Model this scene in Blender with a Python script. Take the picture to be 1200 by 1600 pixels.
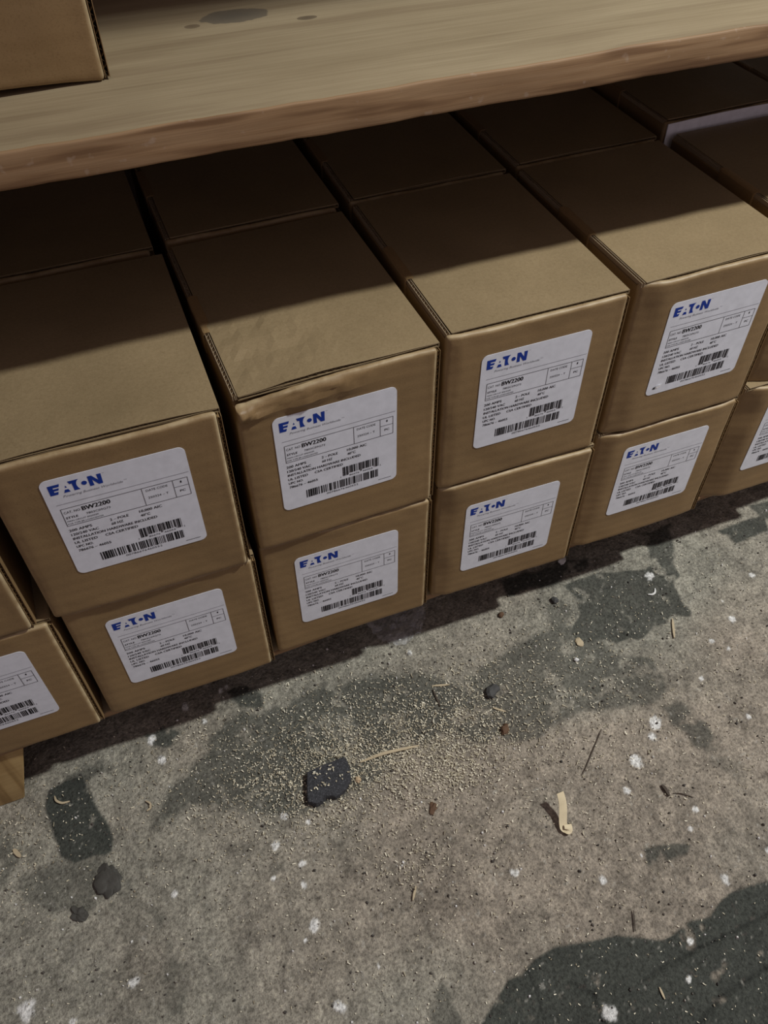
import bpy, bmesh, math, random
import numpy as np
from mathutils import Vector, Matrix

for o in list(bpy.data.objects):
    bpy.data.objects.remove(o, do_unlink=True)
scene = bpy.context.scene
COL = scene.collection

# ------------------------------------------------------------------ camera, world, light
S = 0.171            # metres per carton height (a label is 4 inches wide)
ZF = 0.6 * S         # carton undersides stand this high above the floor

cam_d = bpy.data.cameras.new('camera')
cam = bpy.data.objects.new('camera', cam_d)
COL.objects.link(cam)
cam.location = (1.8023 * S, -2.6773 * S, 4.2466 * S + ZF)
cam.rotation_euler = (0.7228, 0.0062, -0.3729)
cam_d.sensor_fit = 'VERTICAL'
cam_d.sensor_height = 36.0
cam_d.lens = 1282.7 / 1600 * 36.0
cam_d.clip_start = 0.01
scene.camera = cam

world = bpy.data.worlds.new('world')
scene.world = world
world.use_nodes = True
bg = world.node_tree.nodes['Background']
bg.inputs['Color'].default_value = (1.0, 0.82, 0.89, 1)
bg.inputs['Strength'].default_value = 0.145

lamp_d = bpy.data.lights.new('ceiling_lamp', 'SPOT')
lamp_d.energy = 222.0
lamp_d.spot_size = math.radians(56)
lamp_d.spot_blend = 1.0
lamp_d.color = (0.97, 1.0, 0.99)
lamp_d.shadow_soft_size = 0.07
lamp = bpy.data.objects.new('ceiling_lamp', lamp_d)
COL.objects.link(lamp)
lamp.location = (13.0 * S, -4.0 * S, 16.0 * S + ZF)
lamp.rotation_euler = (Vector((6.5 * S, -.5 * S, .5 * S + ZF)) - lamp.location).to_track_quat('-Z', 'Y').to_euler()

vs = scene.view_settings
vs.view_transform = 'Standard'
vs.look = 'None'
vs.gamma = 1.0
vs.use_curve_mapping = False
vs.exposure = 0.9

# ------------------------------------------------------------------ helpers
def tag(o, label=None, cat=None, group=None, kind=None):
    if label: o['label'] = label
    if cat: o['category'] = cat
    if group: o['group'] = group
    if kind: o['kind'] = kind
    return o

def link(name, me, parent=None, loc=(0, 0, 0), rot=(0, 0, 0)):
    o = bpy.data.objects.new(name, me)
    COL.objects.link(o)
    o.parent = parent
    o.location = loc
    o.rotation_euler = rot
    return o

def empty(name, loc, rz=0.0):
    o = bpy.data.objects.new(name, None)
    o.empty_display_size = 0.02
    COL.objects.link(o)
    o.location = loc
    o.rotation_euler = (0, 0, rz)
    return o

def mesh(name, verts, faces, mats, smooth=False, fmat=None):
    me = bpy.data.meshes.new(name)
    me.from_pydata([tuple(v) for v in verts], [], faces)
    for m in (mats if isinstance(mats, (list, tuple)) else [mats]):
        me.materials.append(m)
    if smooth:
        me.polygons.foreach_set('use_smooth', [True] * len(me.polygons))
    if fmat is not None:
        me.polygons.foreach_set('material_index', fmat)
    me.update()
    return me

class MB:
    """collects pieces of one mesh"""
    def __init__(self): self.v = []; self.f = []
    def add(self, v, f):
        n = len(self.v)
        self.v += [tuple(p) for p in v]
        self.f += [tuple(i + n for i in q) for q in f]
    def quad(self, x0, x1, z0, z1, y):
        self.add([(x0, y, z0), (x1, y, z0), (x1, y, z1), (x0, y, z1)], [(0, 1, 2, 3)])
    def build(self, name, mats, smooth=False): return mesh(name, self.v, self.f, mats, smooth)

def axis(a, b, r, n, extra=()):
    """grid lines on [a,b], dense in the rounded margin r"""
    s = {a, a + .12 * r, a + .45 * r, a + r, b, b - .12 * r, b - .45 * r, b - r}
    for i in range(1, n): s.add(a + r + (b - a - 2 * r) * i / n)
    for e in extra: s.add(e)
    return sorted(s)

def shell(xs, ys, zs, r):
    """closed rounded box surface on the given grid lines"""
    n = (len(xs), len(ys), len(zs)); idx = {}; v = []
    lo = (xs[0] + r, ys[0] + r, zs[0] + r); hi = (xs[-1] - r, ys[-1] - r, zs[-1] - r)
    def vid(i, j, k):
        key = (i, j, k)
        if key not in idx:
            p = (xs[i], ys[j], zs[k])
            q = [min(max(p[c], lo[c]), hi[c]) for c in range(3)]
            d = [p[c] - q[c] for c in range(3)]
            l = math.sqrt(sum(c * c for c in d))
            idx[key] = len(v)
            v.append([q[c] + (d[c] / l * r if l > 1e-12 else 0) for c in range(3)])
        return idx[key]
    f = []
    X, Y, Z = n
    for i in range(X - 1):
        for j in range(Y - 1):
            f.append((vid(i, j, 0), vid(i, j + 1, 0), vid(i + 1, j + 1, 0), vid(i + 1, j, 0)))
            f.append((vid(i, j, Z-1), vid(i + 1, j, Z-1), vid(i + 1, j + 1, Z-1), vid(i, j + 1, Z-1)))
    for i in range(X - 1):
        for k in range(Z - 1):
            f.append((vid(i, 0, k), vid(i + 1, 0, k), vid(i + 1, 0, k + 1), vid(i, 0, k + 1)))
            f.append((vid(i, Y-1, k), vid(i, Y-1, k + 1), vid(i + 1, Y-1, k + 1), vid(i + 1, Y-1, k)))
    for j in range(Y - 1):
        for k in range(Z - 1):
            f.append((vid(0, j, k), vid(0, j, k + 1), vid(0, j + 1, k + 1), vid(0, j + 1, k)))
            f.append((vid(X-1, j, k), vid(X-1, j + 1, k), vid(X-1, j + 1, k + 1), vid(X-1, j, k + 1)))
    return v, f

def sstep(a, b, x):
    t = min(1.0, max(0.0, (x - a) / (b - a)))
    return t * t * (3 - 2 * t)

class Noise2:
    """value noise on a lattice, vectorised"""
    def __init__(self, seed): self.t = np.random.RandomState(seed).rand(256, 256) * 2 - 1
    def n(self, x, y):
        x = np.asarray(x, float); y = np.asarray(y, float)
        xi = np.floor(x).astype(int); yi = np.floor(y).astype(int)
        fx = x - xi; fy = y - yi
        fx = fx * fx * (3 - 2 * fx); fy = fy * fy * (3 - 2 * fy)
        t = self.t; a = xi & 255; b = (xi + 1) & 255; c = yi & 255; d = (yi + 1) & 255
        return (t[a, c] * (1 - fx) + t[b, c] * fx) * (1 - fy) + (t[a, d] * (1 - fx) + t[b, d] * fx) * fy
    def fbm(self, x, y, o=4):
        s = 0; a = 1; w = 0
        for i in range(o):
            s = s + a * self.n(x * 2 ** i + 17.3 * i, y * 2 ** i + 9.1 * i); w += a; a *= .55
        return s / w
N1 = Noise2(3); N2 = Noise2(8)

# ------------------------------------------------------------------ materials
def new_mat(name):
    m = bpy.data.materials.new(name); m.use_nodes = True
    nt = m.node_tree
    return m, nt, nt.nodes['Principled BSDF']
def node(nt, t, **kw):
    n = nt.nodes.new(t)
    for k, v in kw.items():
        if hasattr(n, k): setattr(n, k, v)
        else: n.inputs[k].default_value = v
    return n
def lk(nt, a, b): nt.links.new(a, b)
def ramp(nt, fac, stops):
    r = nt.nodes.new('ShaderNodeValToRGB')
    e = r.color_ramp.elements
    while len(e) < len(stops): e.new(0.5)
    for i, (p, c) in enumerate(stops):
        e[i].position = p; e[i].color = (*c, 1)
    lk(nt, fac, r.inputs['Fac'])
    return r
def mixc(nt, mode, fac, a, b):
    m = nt.nodes.new('ShaderNodeMix'); m.data_type = 'RGBA'; m.blend_type = mode
    for s, val in ((m.inputs[0], fac), (m.inputs[6], a), (m.inputs[7], b)):
        if isinstance(val, (int, float)): s.default_value = val
        elif isinstance(val, tuple): s.default_value = (*val, 1)
        else: lk(nt, val, s)
    return m.outputs[2]
def coords(nt, scale=(1, 1, 1), rand=True):
    tc = nt.nodes.new('ShaderNodeTexCoord')
    mp = nt.nodes.new('ShaderNodeMapping'); mp.inputs['Scale'].default_value = scale
    lk(nt, tc.outputs['Object'], mp.inputs['Vector'])
    if rand:
        oi = nt.nodes.new('ShaderNodeObjectInfo')
        mul = nt.nodes.new('ShaderNodeMath'); mul.operation = 'MULTIPLY'; mul.inputs[1].default_value = 37.0
        lk(nt, oi.outputs['Random'], mul.inputs[0])
        lk(nt, mul.outputs[0], mp.inputs['Location'])
    return mp.outputs['Vector']
def noise(nt, vec, scale, detail=4, rough=.55):
    n = node(nt, 'ShaderNodeTexNoise', Scale=scale, Detail=detail, Roughness=rough)
    lk(nt, vec, n.inputs['Vector'])
    return n.outputs['Fac']
def bump(nt, h, strength, dist, bs):
    b = node(nt, 'ShaderNodeBump', Strength=strength, Distance=dist)
    lk(nt, h, b.inputs['Height']); lk(nt, b.outputs['Normal'], bs.inputs['Normal'])
    return b

def make_cardboard(name, lo, hi, rough=.5):
    m, nt, bs = new_mat(name)
    v = coords(nt)
    big = noise(nt, v, 9, 3)
    c1 = ramp(nt, big, [(.3, lo), (.7, hi)]).outputs['Color']
    vf = coords(nt, (60, 60, 700))
    fib = noise(nt, vf, 6, 5, .7)
    c2 = mixc(nt, 'MULTIPLY', .55, c1, ramp(nt, fib, [(.3, (.78, .76, .72)), (.7, (1.12, 1.12, 1.12))]).outputs['Color'])
    sp = noise(nt, v, 900, 2)
    c3 = mixc(nt, 'MULTIPLY', .5, c2, ramp(nt, sp, [(.30, (.7, .66, .6)), (.45, (1, 1, 1))]).outputs['Color'])
    # rubbed, paler fibres on worn edges, with the right rim highlight painted in
    wa = nt.nodes.new('ShaderNodeAttribute'); wa.attribute_name = 'wear_glint'
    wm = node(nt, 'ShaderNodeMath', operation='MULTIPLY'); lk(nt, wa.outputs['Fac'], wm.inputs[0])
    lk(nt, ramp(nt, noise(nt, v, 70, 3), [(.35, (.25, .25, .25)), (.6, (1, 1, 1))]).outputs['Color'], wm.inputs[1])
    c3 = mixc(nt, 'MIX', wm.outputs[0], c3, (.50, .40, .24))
    lk(nt, c3, bs.inputs['Base Color'])
    bs.inputs['Roughness'].default_value = rough
    bs.inputs['Specular IOR Level'].default_value = .35
    # faint washboard of the flutes under the liner
    w = node(nt, 'ShaderNodeTexWave', Scale=26.0, Distortion=.6, Detail=1.0)
    w.bands_direction = 'Z'
    lk(nt, coords(nt, (1, 1, 1), False), w.inputs['Vector'])
    add = node(nt, 'ShaderNodeMath', operation='MULTIPLY_ADD')
    lk(nt, w.outputs['Fac'], add.inputs[0]); add.inputs[1].default_value = .25
    lk(nt, noise(nt, v, 60, 4), add.inputs[2])
    bump(nt, add.outputs[0], .25, .0012, bs)
    return m
M_card = make_cardboard('kraft_cardboard', (.205, .130, .058), (.262, .168, .076))
M_lid = make_cardboard('greyer_kraft_lid', (.222, .162, .087), (.278, .204, .112))  # lids get a slightly paler, greyer kraft than the bodies
M_core = make_cardboard('raw_corrugated_edge', (.30, .225, .14), (.36, .275, .175), .8)

def flat(name, col, rough=.6, spec=.3):
    m, nt, bs = new_mat(name)
    v = coords(nt)
    f = noise(nt, v, 120, 3)
    c = mixc(nt, 'MULTIPLY', .5, col, ramp(nt, f, [(.3, (.85, .85, .85)), (.7, (1.08, 1.08, 1.08))]).outputs['Color'])
    lk(nt, c, bs.inputs['Base Color'])
    bs.inputs['Roughness'].default_value = rough
    bs.inputs['Specular IOR Level'].default_value = spec
    return m
M_label = flat('label_paper', (.67, .68, .73), .35, .4)
M_ink = flat('black_ink', (.012, .012, .014), .6, .2)
M_grey = flat('grey_ink', (.22, .22, .24), .6, .2)
M_blue = flat('blue_ink', (.008, .035, .26), .5, .2)
M_pale = flat('pale_grey_board', (.88, .88, .93), .6, .2)

def make_wood(name, cols, ring=38.0, knots=(), stretch=(1.2, 16, 16), speck=None):
    m, nt, bs = new_mat(name)
    v = coords(nt, stretch, False)
    warp = noise(nt, v, 2.2, 3)
    w = node(nt, 'ShaderNodeMath', operation='MULTIPLY'); lk(nt, warp, w.inputs[0]); w.inputs[1].default_value = ring
    s = node(nt, 'ShaderNodeMath', operation='SINE'); lk(nt, w.outputs[0], s.inputs[0])
    s2 = node(nt, 'ShaderNodeMath', operation='MULTIPLY_ADD'); lk(nt, s.outputs[0], s2.inputs[0]); s2.inputs[1].default_value = .5; s2.inputs[2].default_value = .5
    c = ramp(nt, s2.outputs[0], [(0, cols[0]), (.45, cols[1]), (1, cols[2])]).outputs['Color']
    fine = noise(nt, coords(nt, (8, 420, 420), False), 1.0, 4, .7)
    c = mixc(nt, 'MULTIPLY', .6, c, ramp(nt, fine, [(.3, (.8, .77, .72)), (.7, (1.1, 1.1, 1.1))]).outputs['Color'])
    big = noise(nt, coords(nt, (3, 9, 9), False), 2.0, 4)
    c = mixc(nt, 'MULTIPLY', .7, c, ramp(nt, big, [(.35, (.88, .86, .83)), (.62, (1.05, 1.05, 1.05))]).outputs['Color'])
    tc = nt.nodes.new('ShaderNodeTexCoord')
    for (kx, ky, rx, ry, col) in knots:
        mp = nt.nodes.new('ShaderNodeMapping'); mp.vector_type = 'TEXTURE'
        mp.inputs['Location'].default_value = (kx, ky, 0); mp.inputs['Scale'].default_value = (rx, ry, 1000)
        lk(nt, tc.outputs['Object'], mp.inputs['Vector'])
        ln = node(nt, 'ShaderNodeVectorMath', operation='LENGTH'); lk(nt, mp.outputs['Vector'], ln.inputs[0])
        ad = node(nt, 'ShaderNodeMath', operation='ADD'); lk(nt, ln.outputs['Value'], ad.inputs[0])
        nz = node(nt, 'ShaderNodeMath', operation='MULTIPLY'); lk(nt, noise(nt, tc.outputs['Object'], 90, 3), nz.inputs[0]); nz.inputs[1].default_value = .5
        lk(nt, nz.outputs[0], ad.inputs[1])
        rr = ramp(nt, ad.outputs[0], [(.75, (1, 1, 1)), (1.0, (.12, .12, .12)), ])
        rr.color_ramp.elements.new(1.0)
        e = rr.color_ramp.elements
        e[0].position = .0; e[0].color = (1, 1, 1, 1)
        e[1].position = .95; e[1].color = (.75, .75, .75, 1)
        e[2].position = 1.0; e[2].color = (0, 0, 0, 1)
        hf = node(nt, 'ShaderNodeMath', operation='MULTIPLY'); lk(nt, ad.outputs[0], hf.inputs[0]); hf.inputs[1].default_value = .8
        lk(nt, hf.outputs[0], rr.inputs['Fac'])
        c = mixc(nt, 'MIX', rr.outputs['Color'], c, col)
    if speck:
        sn = noise(nt, tc.outputs['Object'], 110, 2)
        c = mixc(nt, 'MIX', ramp(nt, sn, [(.66, (0, 0, 0)), (.74, (.45, .45, .45))]).outputs['Color'], c, speck)
    lk(nt, c, bs.inputs['Base Color'])
    bs.inputs['Roughness'].default_value = .62
    bs.inputs['Specular IOR Level'].default_value = .3
    bump(nt, fine, .25, .0008, bs)
    return m
M_wood = make_wood('pine_top', ((.262, .20, .122), (.305, .24, .148), (.322, .254, .158)), 17,
    knots=((2.615*S, 1.174*S, .026, .014, (.105, .088, .066)), (2.898*S, 1.035*S, .008, .004, (.11, .08, .05)), (2.425*S, 1.12*S, .006, .004, (.14, .1, .06))))
M_edge = make_wood('pine_sawn_edge', ((.18, .100, .048), (.28, .170, .086), (.31, .196, .104)), 24, stretch=(1.6, 14, 22), speck=(.40, .30, .22))
M_leg = make_wood('pine_leg', ((.26, .165, .065), (.36, .24, .10), (.39, .27, .12)), 22, stretch=(14, 14, 1.4))

# ------------------------------------------------------------------ setting: floor and added back wall
PATCHES=[
 (1,0.004,[(0.4206, -0.3737), (0.4328, -0.3573), (0.4481, -0.3488), (0.4699, -0.3369), (0.4822, -0.3379), (0.4991, -0.3307), (0.5232, -0.3288), (0.5505, -0.3338), (0.5774, -0.3397), (0.5982, -0.3502), (0.6168, -0.3587), (0.6346, -0.3581), (0.6505, -0.3555), (0.6705, -0.3574), (0.6858, -0.3513), (0.6995, -0.3475), (0.7206, -0.3489), (0.7399, -0.3527), (0.8129, -0.357), (0.683, -0.5055), (0.4125, -0.4089)]),
 (0.6,0.012,[(0.3836, -0.3492), (0.3968, -0.3286), (0.4133, -0.3136), (0.4166, -0.3257), (0.4164, -0.357), (0.4054, -0.3678)]),
 (0.85,0.005,[(0.7326, 0.0285), (0.7562, 0.0299), (0.7838, 0.0297), (0.8427, 0.0118), (0.8745, 0.0236), (0.8897, 0.0176), (0.8787, 0.0085), (0.8766, -0.0125), (0.8633, -0.018), (0.8545, -0.0509), (0.8576, -0.0623), (0.8485, -0.0687), (0.8333, -0.0577), (0.8182, -0.0666), (0.8014, -0.0648), (0.7853, -0.073), (0.7772, -0.0745), (0.7682, -0.0681), (0.7503, -0.0686), (0.7387, -0.0593), (0.7083, -0.052), (0.7046, -0.0362), (0.7291, -0.0164), (0.7375, 0.0057)]),
 (0.66,0.014,[(0.5336, -0.0466), (0.5935, -0.0391), (0.6579, -0.0273), (0.7088, -0.0134), (0.7174, -0.0364), (0.7363, -0.0631), (0.734, -0.0809), (0.7562, -0.0869), (0.7789, -0.0987), (0.7728, -0.1235), (0.7641, -0.1463), (0.7308, -0.146), (0.6956, -0.1363), (0.6559, -0.1348), (0.613, -0.1407), (0.5619, -0.1348), (0.5292, -0.1076), (0.4964, -0.0784)]),
 (0.7,0.012,[(0.7516, -0.1525), (0.7738, -0.163), (0.781, -0.1826), (0.7835, -0.208), (0.7717, -0.2207), (0.7564, -0.217), (0.7578, -0.1978), (0.7472, -0.1774)]),
 (0.4,0.02,[(0.7674, -0.2016), (0.7922, -0.235), (0.7944, -0.2587), (0.7788, -0.2526), (0.7584, -0.2255)]),
 (1,0.004,[(0.0998, -0.0229), (0.1049, -0.0054), (0.1216, -0.0009), (0.1413, -0.0012), (0.1462, -0.0232), (0.1514, -0.0454), (0.156, -0.0578), (0.1602, -0.0801), (0.157, -0.0923), (0.1503, -0.0949), (0.1354, -0.0904), (0.12, -0.0909), (0.109, -0.08), (0.1076, -0.0661), (0.1038, -0.0442)]),
 (0.55,0.012,[(0.0999, -0.0797), (0.1292, -0.0912), (0.1526, -0.1004), (0.1599, -0.113), (0.1557, -0.1273), (0.1352, -0.1348), (0.1191, -0.1436), (0.0917, -0.1268), (0.0723, -0.115), (0.0676, -0.1021), (0.0735, -0.0887)]),
 (0.6,0.004,[(0.1601, -0.1118), (0.1672, -0.1172), (0.169, -0.1388), (0.1615, -0.1402), (0.1533, -0.1345)]),
 (0.5,0.015,[(0.0556, -0.0252), (0.0671, -0.0366), (0.0674, -0.0702), (0.0567, -0.0915), (0.0277, -0.0863), (0.0314, -0.0157)]),
 (0.74,0.022,[(0.2496, -0.0363), (0.277, -0.0081), (0.3163, 0.0051), (0.3659, -0.0019), (0.4353, 0.0011), (0.5078, -0.0142), (0.5454, -0.038), (0.5388, -0.0869), (0.5033, -0.0974), (0.4605, -0.0924), (0.4284, -0.1182), (0.3995, -0.1288), (0.3474, -0.1297), (0.2989, -0.1106), (0.2589, -0.0842), (0.2038, -0.0801), (0.2257, -0.053)]),
 (0.8,0.006,[(0.6482, -0.2823), (0.6761, -0.2873), (0.6923, -0.2963), (0.6838, -0.303), (0.6599, -0.3001), (0.6406, -0.2983)]),
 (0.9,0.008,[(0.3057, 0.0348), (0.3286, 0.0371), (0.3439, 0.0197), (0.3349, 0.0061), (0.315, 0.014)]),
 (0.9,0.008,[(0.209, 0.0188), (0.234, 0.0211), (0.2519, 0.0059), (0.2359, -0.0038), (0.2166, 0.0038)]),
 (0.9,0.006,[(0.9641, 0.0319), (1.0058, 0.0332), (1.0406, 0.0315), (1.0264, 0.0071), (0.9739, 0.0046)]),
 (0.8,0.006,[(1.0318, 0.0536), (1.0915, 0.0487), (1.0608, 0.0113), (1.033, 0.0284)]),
 (0.45,0.02,[(0.1823, -0.1594), (0.191, -0.1616), (0.2012, -0.2137), (0.1942, -0.2596), (0.1796, -0.2538), (0.1849, -0.2073)]),
 (0.55,0.01,[(0.6941, 0.0075), (0.7193, 0.0129), (0.7255, -0.015), (0.7033, -0.0308), (0.6914, -0.0164)]),
 (0.5,0.012,[(0.3009, -0.1621), (0.3163, -0.1649), (0.3148, -0.174), (0.3017, -0.1702)]),
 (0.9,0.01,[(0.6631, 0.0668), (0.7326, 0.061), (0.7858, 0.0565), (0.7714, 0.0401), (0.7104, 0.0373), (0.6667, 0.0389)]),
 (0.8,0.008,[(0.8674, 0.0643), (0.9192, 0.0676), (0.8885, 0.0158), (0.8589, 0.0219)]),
 (0.7,0.012,[(0.1045, -0.0089), (0.1292, 0.0073), (0.1629, 0.0094), (0.1745, -0.0029), (0.1404, -0.0083), (0.1133, -0.0161)]),
]
SPOTS= [(0.3216, -0.2292, 0.0068), (0.7322, -0.1715, 0.0088), (0.7224, -0.1838, 0.0054), (0.691, -0.2012, 0.0075), (0.6646, -0.2253, 0.0054), (0.5935, -0.2932, 0.0048), (0.703, -0.335, 0.0061), (0.5402, -0.3912, 0.0075), (0.6412, -0.3706, 0.0041), (0.1573, -0.2158, 0.0061), (0.0643, -0.2034, 0.0095), (0.1025, -0.2272, 0.0041), (0.2046, -0.1547, 0.0034), (0.3215, -0.3017, 0.0061), (0.3271, -0.1724, 0.0041), (0.3242, -0.1917, 0.0034), (0.309, -0.1454, 0.0054), (0.3004, -0.1747, 0.0027), (0.96, -0.0456, 0.0054), (0.8957, -0.0923, 0.0054), (0.8557, -0.1056, 0.0034), (0.2233, -0.0145, 0.0054), (0.813, -0.1438, 0.0034), (0.7158, -0.2685, 0.0034), (0.7004, -0.2826, 0.0027), (0.3454, -0.1359, 0.0034), (0.7587, -0.3291, 0.0041), (0.621, -0.3952, 0.0034), (0.5177, -0.2571, 0.0048), (0.2161, 0.012, 0.0054), (0.2141, 0.0088, 0.0041), (0.2999, 0.0414, 0.0041), (0.2586, 0.0363, 0.0068), (0.2502, 0.0831, 0.0054), (0.8408, 0.0017, 0.0068), (0.3262, -0.1213, 0.0048), (0.3114, -0.2375, 0.0027), (0.6413, -0.2895, 0.002), (0.8667, -0.1213, 0.0034), (0.6442, 0.1016, 0.0034), (0.3077, 0.0427, 0.0034), (0.274, 0.0094, 0.0041), (0.9024, -0.0648, 0.0027), (0.8333, -0.2032, 0.0034), (0.3647, -0.2835, 0.002), (0.5176, 0.0094, 0.0041)]
CLUS= [(0.4233, -0.0738, 0.0748, 0.0428, 1500), (0.5225, -0.0887, 0.0612, 0.038, 1100), (0.3566, -0.101, 0.0544, 0.0285, 800), (0.4622, -0.124, 0.068, 0.0285, 800), (0.6432, -0.0855, 0.068, 0.0475, 420), (0.3312, -0.0453, 0.0476, 0.038, 350), (0.5094, -0.1501, 0.0109, 0.0076, 110), (0.4347, -0.2147, 0.0204, 0.0114, 110), (0.0671, -0.0366, 0.0272, 0.038, 220), (0.6977, -0.1329, 0.102, 0.095, 350), (0.417, -0.0909, 0.0408, 0.019, 500), (0.4979, -0.1266, 0.034, 0.019, 300), (0.4984, -0.2333, 0.1224, 0.057, 300), (0.2465, -0.0502, 0.0816, 0.0475, 250)]

def floor_mesh():
    xs = np.concatenate([[-1.6, -1.0, -.5, -.25], np.arange(-.06, 1.16, .0016), [1.3, 1.6, 2.2, 3.0]])
    ys = np.concatenate([[-2.6, -1.8, -1.2, -.8], np.arange(-.52, .16, .0016), [.2, .3, .45, .7]])
    X, Y = np.meshgrid(xs, ys)
    x = X.ravel(); y = Y.ravel(); n = len(x)
    # colour of the concrete itself: grey-tan with pinkish zones and fine mottling
    a = N1.fbm(x * 9, y * 9, 4); b = N2.fbm(x * 30 + 5, y * 30, 4); c = N1.fbm(x * 160 + 40, y * 160, 3)
    base = np.stack([.258 + 0 * x, .242 + 0 * x, .196 + 0 * x], 1)
    pink = np.clip(.5 + 1.4 * N2.fbm(x * 5 + 3, y * 5 + 1, 3), 0, 1)[:, None]
    base = base * (1 - pink) + pink * np.array([.258, .220, .174])
    m6 = N2.fbm(x * 95 + 11, y * 95, 3)
    base *= np.clip(1 + .22 * a + .22 * b + .30 * m6 + .35 * c, .25, 2)[:, None]
    col = base
    h = .0006 * N1.fbm(x * 25, y * 25, 3) + .0011 * N2.fbm(x * 170, y * 170, 3)
    wx = .010 * N1.fbm(x * 45, y * 45, 4); wy = .010 * N2.fbm(x * 45, y * 45, 4)
    dark = np.zeros(n)
    for amt, w, poly in PATCHES:
        P = np.array(poly); lo = P.min(0) - .04; hi = P.max(0) + .04
        sel = np.where((x > lo[0]) & (x < hi[0]) & (y > lo[1]) & (y < hi[1]))[0]
        if not len(sel): continue
        k = .22 if w < .007 else .5 + w * 30
        w = w * .6
        px = x[sel] + k * wx[sel]; py = y[sel] + k * wy[sel]
        d = np.full(len(sel), 9.0); ins = np.zeros(len(sel), bool)
        for i in range(len(P)):
            ax, ay = P[i - 1]; bx, by = P[i]
            ex, ey = bx - ax, by - ay
            t = np.clip(((px - ax) * ex + (py - ay) * ey) / (ex * ex + ey * ey), 0, 1)
            d = np.minimum(d, np.hypot(px - ax - t * ex, py - ay - t * ey))
            cr = ((ay > py) != (by > py)) & (px < (bx - ax) * (py - ay) / (by - ay + 1e-12) + ax)
            ins ^= cr
        sd = np.where(ins, d, -d)
        t = np.clip(sd / w + .5, 0, 1); t = t * t * (3 - 2 * t)
        # thin worn places where the concrete shows through
        wear_glint = np.clip((N1.fbm(x[sel] * 55 + 9, y[sel] * 55, 4) - (.45 if amt > .9 else .33 if amt > .75 else .18)) * 6, 0, 1)
        t = t * amt * (1 - .75 * wear_glint)
        dark[sel] = np.maximum(dark[sel], t)
    dcol = np.array([.046, .049, .041]) * (1 + .35 * N2.fbm(x * 22, y * 22, 4) + .15 * c)[:, None]
    col = col * (1 - dark[:, None]) + dcol * dark[:, None]
    h = h * (1 - .6 * dark) + .0005 * dark
    # creases and cracks in the coating
    for pts, wd, dep in (([(0.5781, -0.3811), (0.6026, -0.3797), (0.6457, -0.3769), (0.6707, -0.3764), (0.76, -0.374)], .0013, .0016),
                         ([(0.4885, -0.3321), (0.4881, -0.3511), (0.4853, -0.3738)], .0010, .0008),
                         ([(.60, -.43), (.64, -.415), (.69, -.412), (.72, -.425)], .002, .0012),
                         ([(.52, -.36), (.535, -.375), (.53, -.40), (.55, -.41)], .002, .0012),
                         ([(0.845, .012), (0.853, -.004), (0.868, -.006)], .0012, .001),
                         ([(0.757, -.045), (0.765, -.062), (0.775, -.074)], .001, .0008)):
        for (ax, ay), (bx, by) in zip(pts, pts[1:]):
            sel = np.where((np.abs(x - (ax + bx) / 2) < .08) & (np.abs(y - (ay + by) / 2) < .05))[0]
            ex, ey = bx - ax, by - ay; px = x[sel] + .25 * wx[sel]; py = y[sel] + .25 * wy[sel]
            t = np.clip(((px - ax) * ex + (py - ay) * ey) / (ex * ex + ey * ey), 0, 1)
            d = np.hypot(px - ax - t * ex, py - ay - t * ey)
            g = np.exp(-(d / wd) ** 2)
            h[sel] -= dep * g
            col[sel] *= (1 - .45 * g)[:, None]
    # spilled white paint and plaster spots
    for sx, sy, r in SPOTS:
        sel = np.where((np.abs(x - sx) < 3 * r) & (np.abs(y - sy) < 3 * r))[0]
        d = np.hypot(x[sel] - sx + .35 * wx[sel], (y[sel] - sy + .35 * wy[sel]) * .9) / (r * .8)
        t = np.clip((1.05 - d + .55 * N1.fbm(x[sel] * 260, y[sel] * 260, 3)) * 3.0, 0, 1) * .9
        col[sel] = col[sel] * (1 - t[:, None]) + np.array([.72, .71, .68]) * t[:, None]
        h[sel] += .0004 * t
    # random tiny pale and dark grit marks
    rs = np.random.RandomState(5)
    g = N2.n(x * 300 + 7, y * 300); g2 = N1.n(x * 230, y * 230 + 3)
    t = np.clip((g - .80) * 9, 0, 1)[:, None] * .5; col = col * (1 - t) + np.array([.40, .38, .33]) * t
    t = np.clip((g2 - .78) * 9, 0, 1)[:, None] * .6; col = col * (1 - t) + np.array([.07, .06, .05]) * t
    # edges of the dense region meet the plain surroundings at height 0
    ed = np.clip(np.minimum.reduce([(x + .07) / .02, (1.17 - x) / .02, (y + .53) / .02, (.17 - y) / .02]), 0, 1)
    h = h * ed
    me = bpy.data.meshes.new('floor')
    nx, ny = len(xs), len(ys)
    me.vertices.add(n)
    me.vertices.foreach_set('co', np.stack([x, y, h], 1).astype(np.float32).ravel())
    i = (np.arange(ny - 1)[:, None] * nx + np.arange(nx - 1)[None, :]).ravel()
    q = np.stack([i, i + 1, i + nx + 1, i + nx], 1).astype(np.int32)
    me.loops.add(q.size); me.loops.foreach_set('vertex_index', q.ravel())
    me.polygons.add(len(q))
    me.polygons.foreach_set('loop_start', np.arange(0, q.size, 4, dtype=np.int32))
    me.update(calc_edges=True)
    me.polygons.foreach_set('use_smooth', np.ones(len(q), bool))
    at = me.color_attributes.new('concrete_colour', 'FLOAT_COLOR', 'POINT')
    at.data.foreach_set('color', np.concatenate([np.clip(col, .01, 1), np.ones((n, 1))], 1).astype(np.float32).ravel())
    m, nt, bs = new_mat('stained_concrete')
    an = nt.nodes.new('ShaderNodeAttribute'); an.attribute_name = 'concrete_colour'
    v = coords(nt, (1, 1, 1), False)
    f = noise(nt, v, 300, 4, .7)
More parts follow.
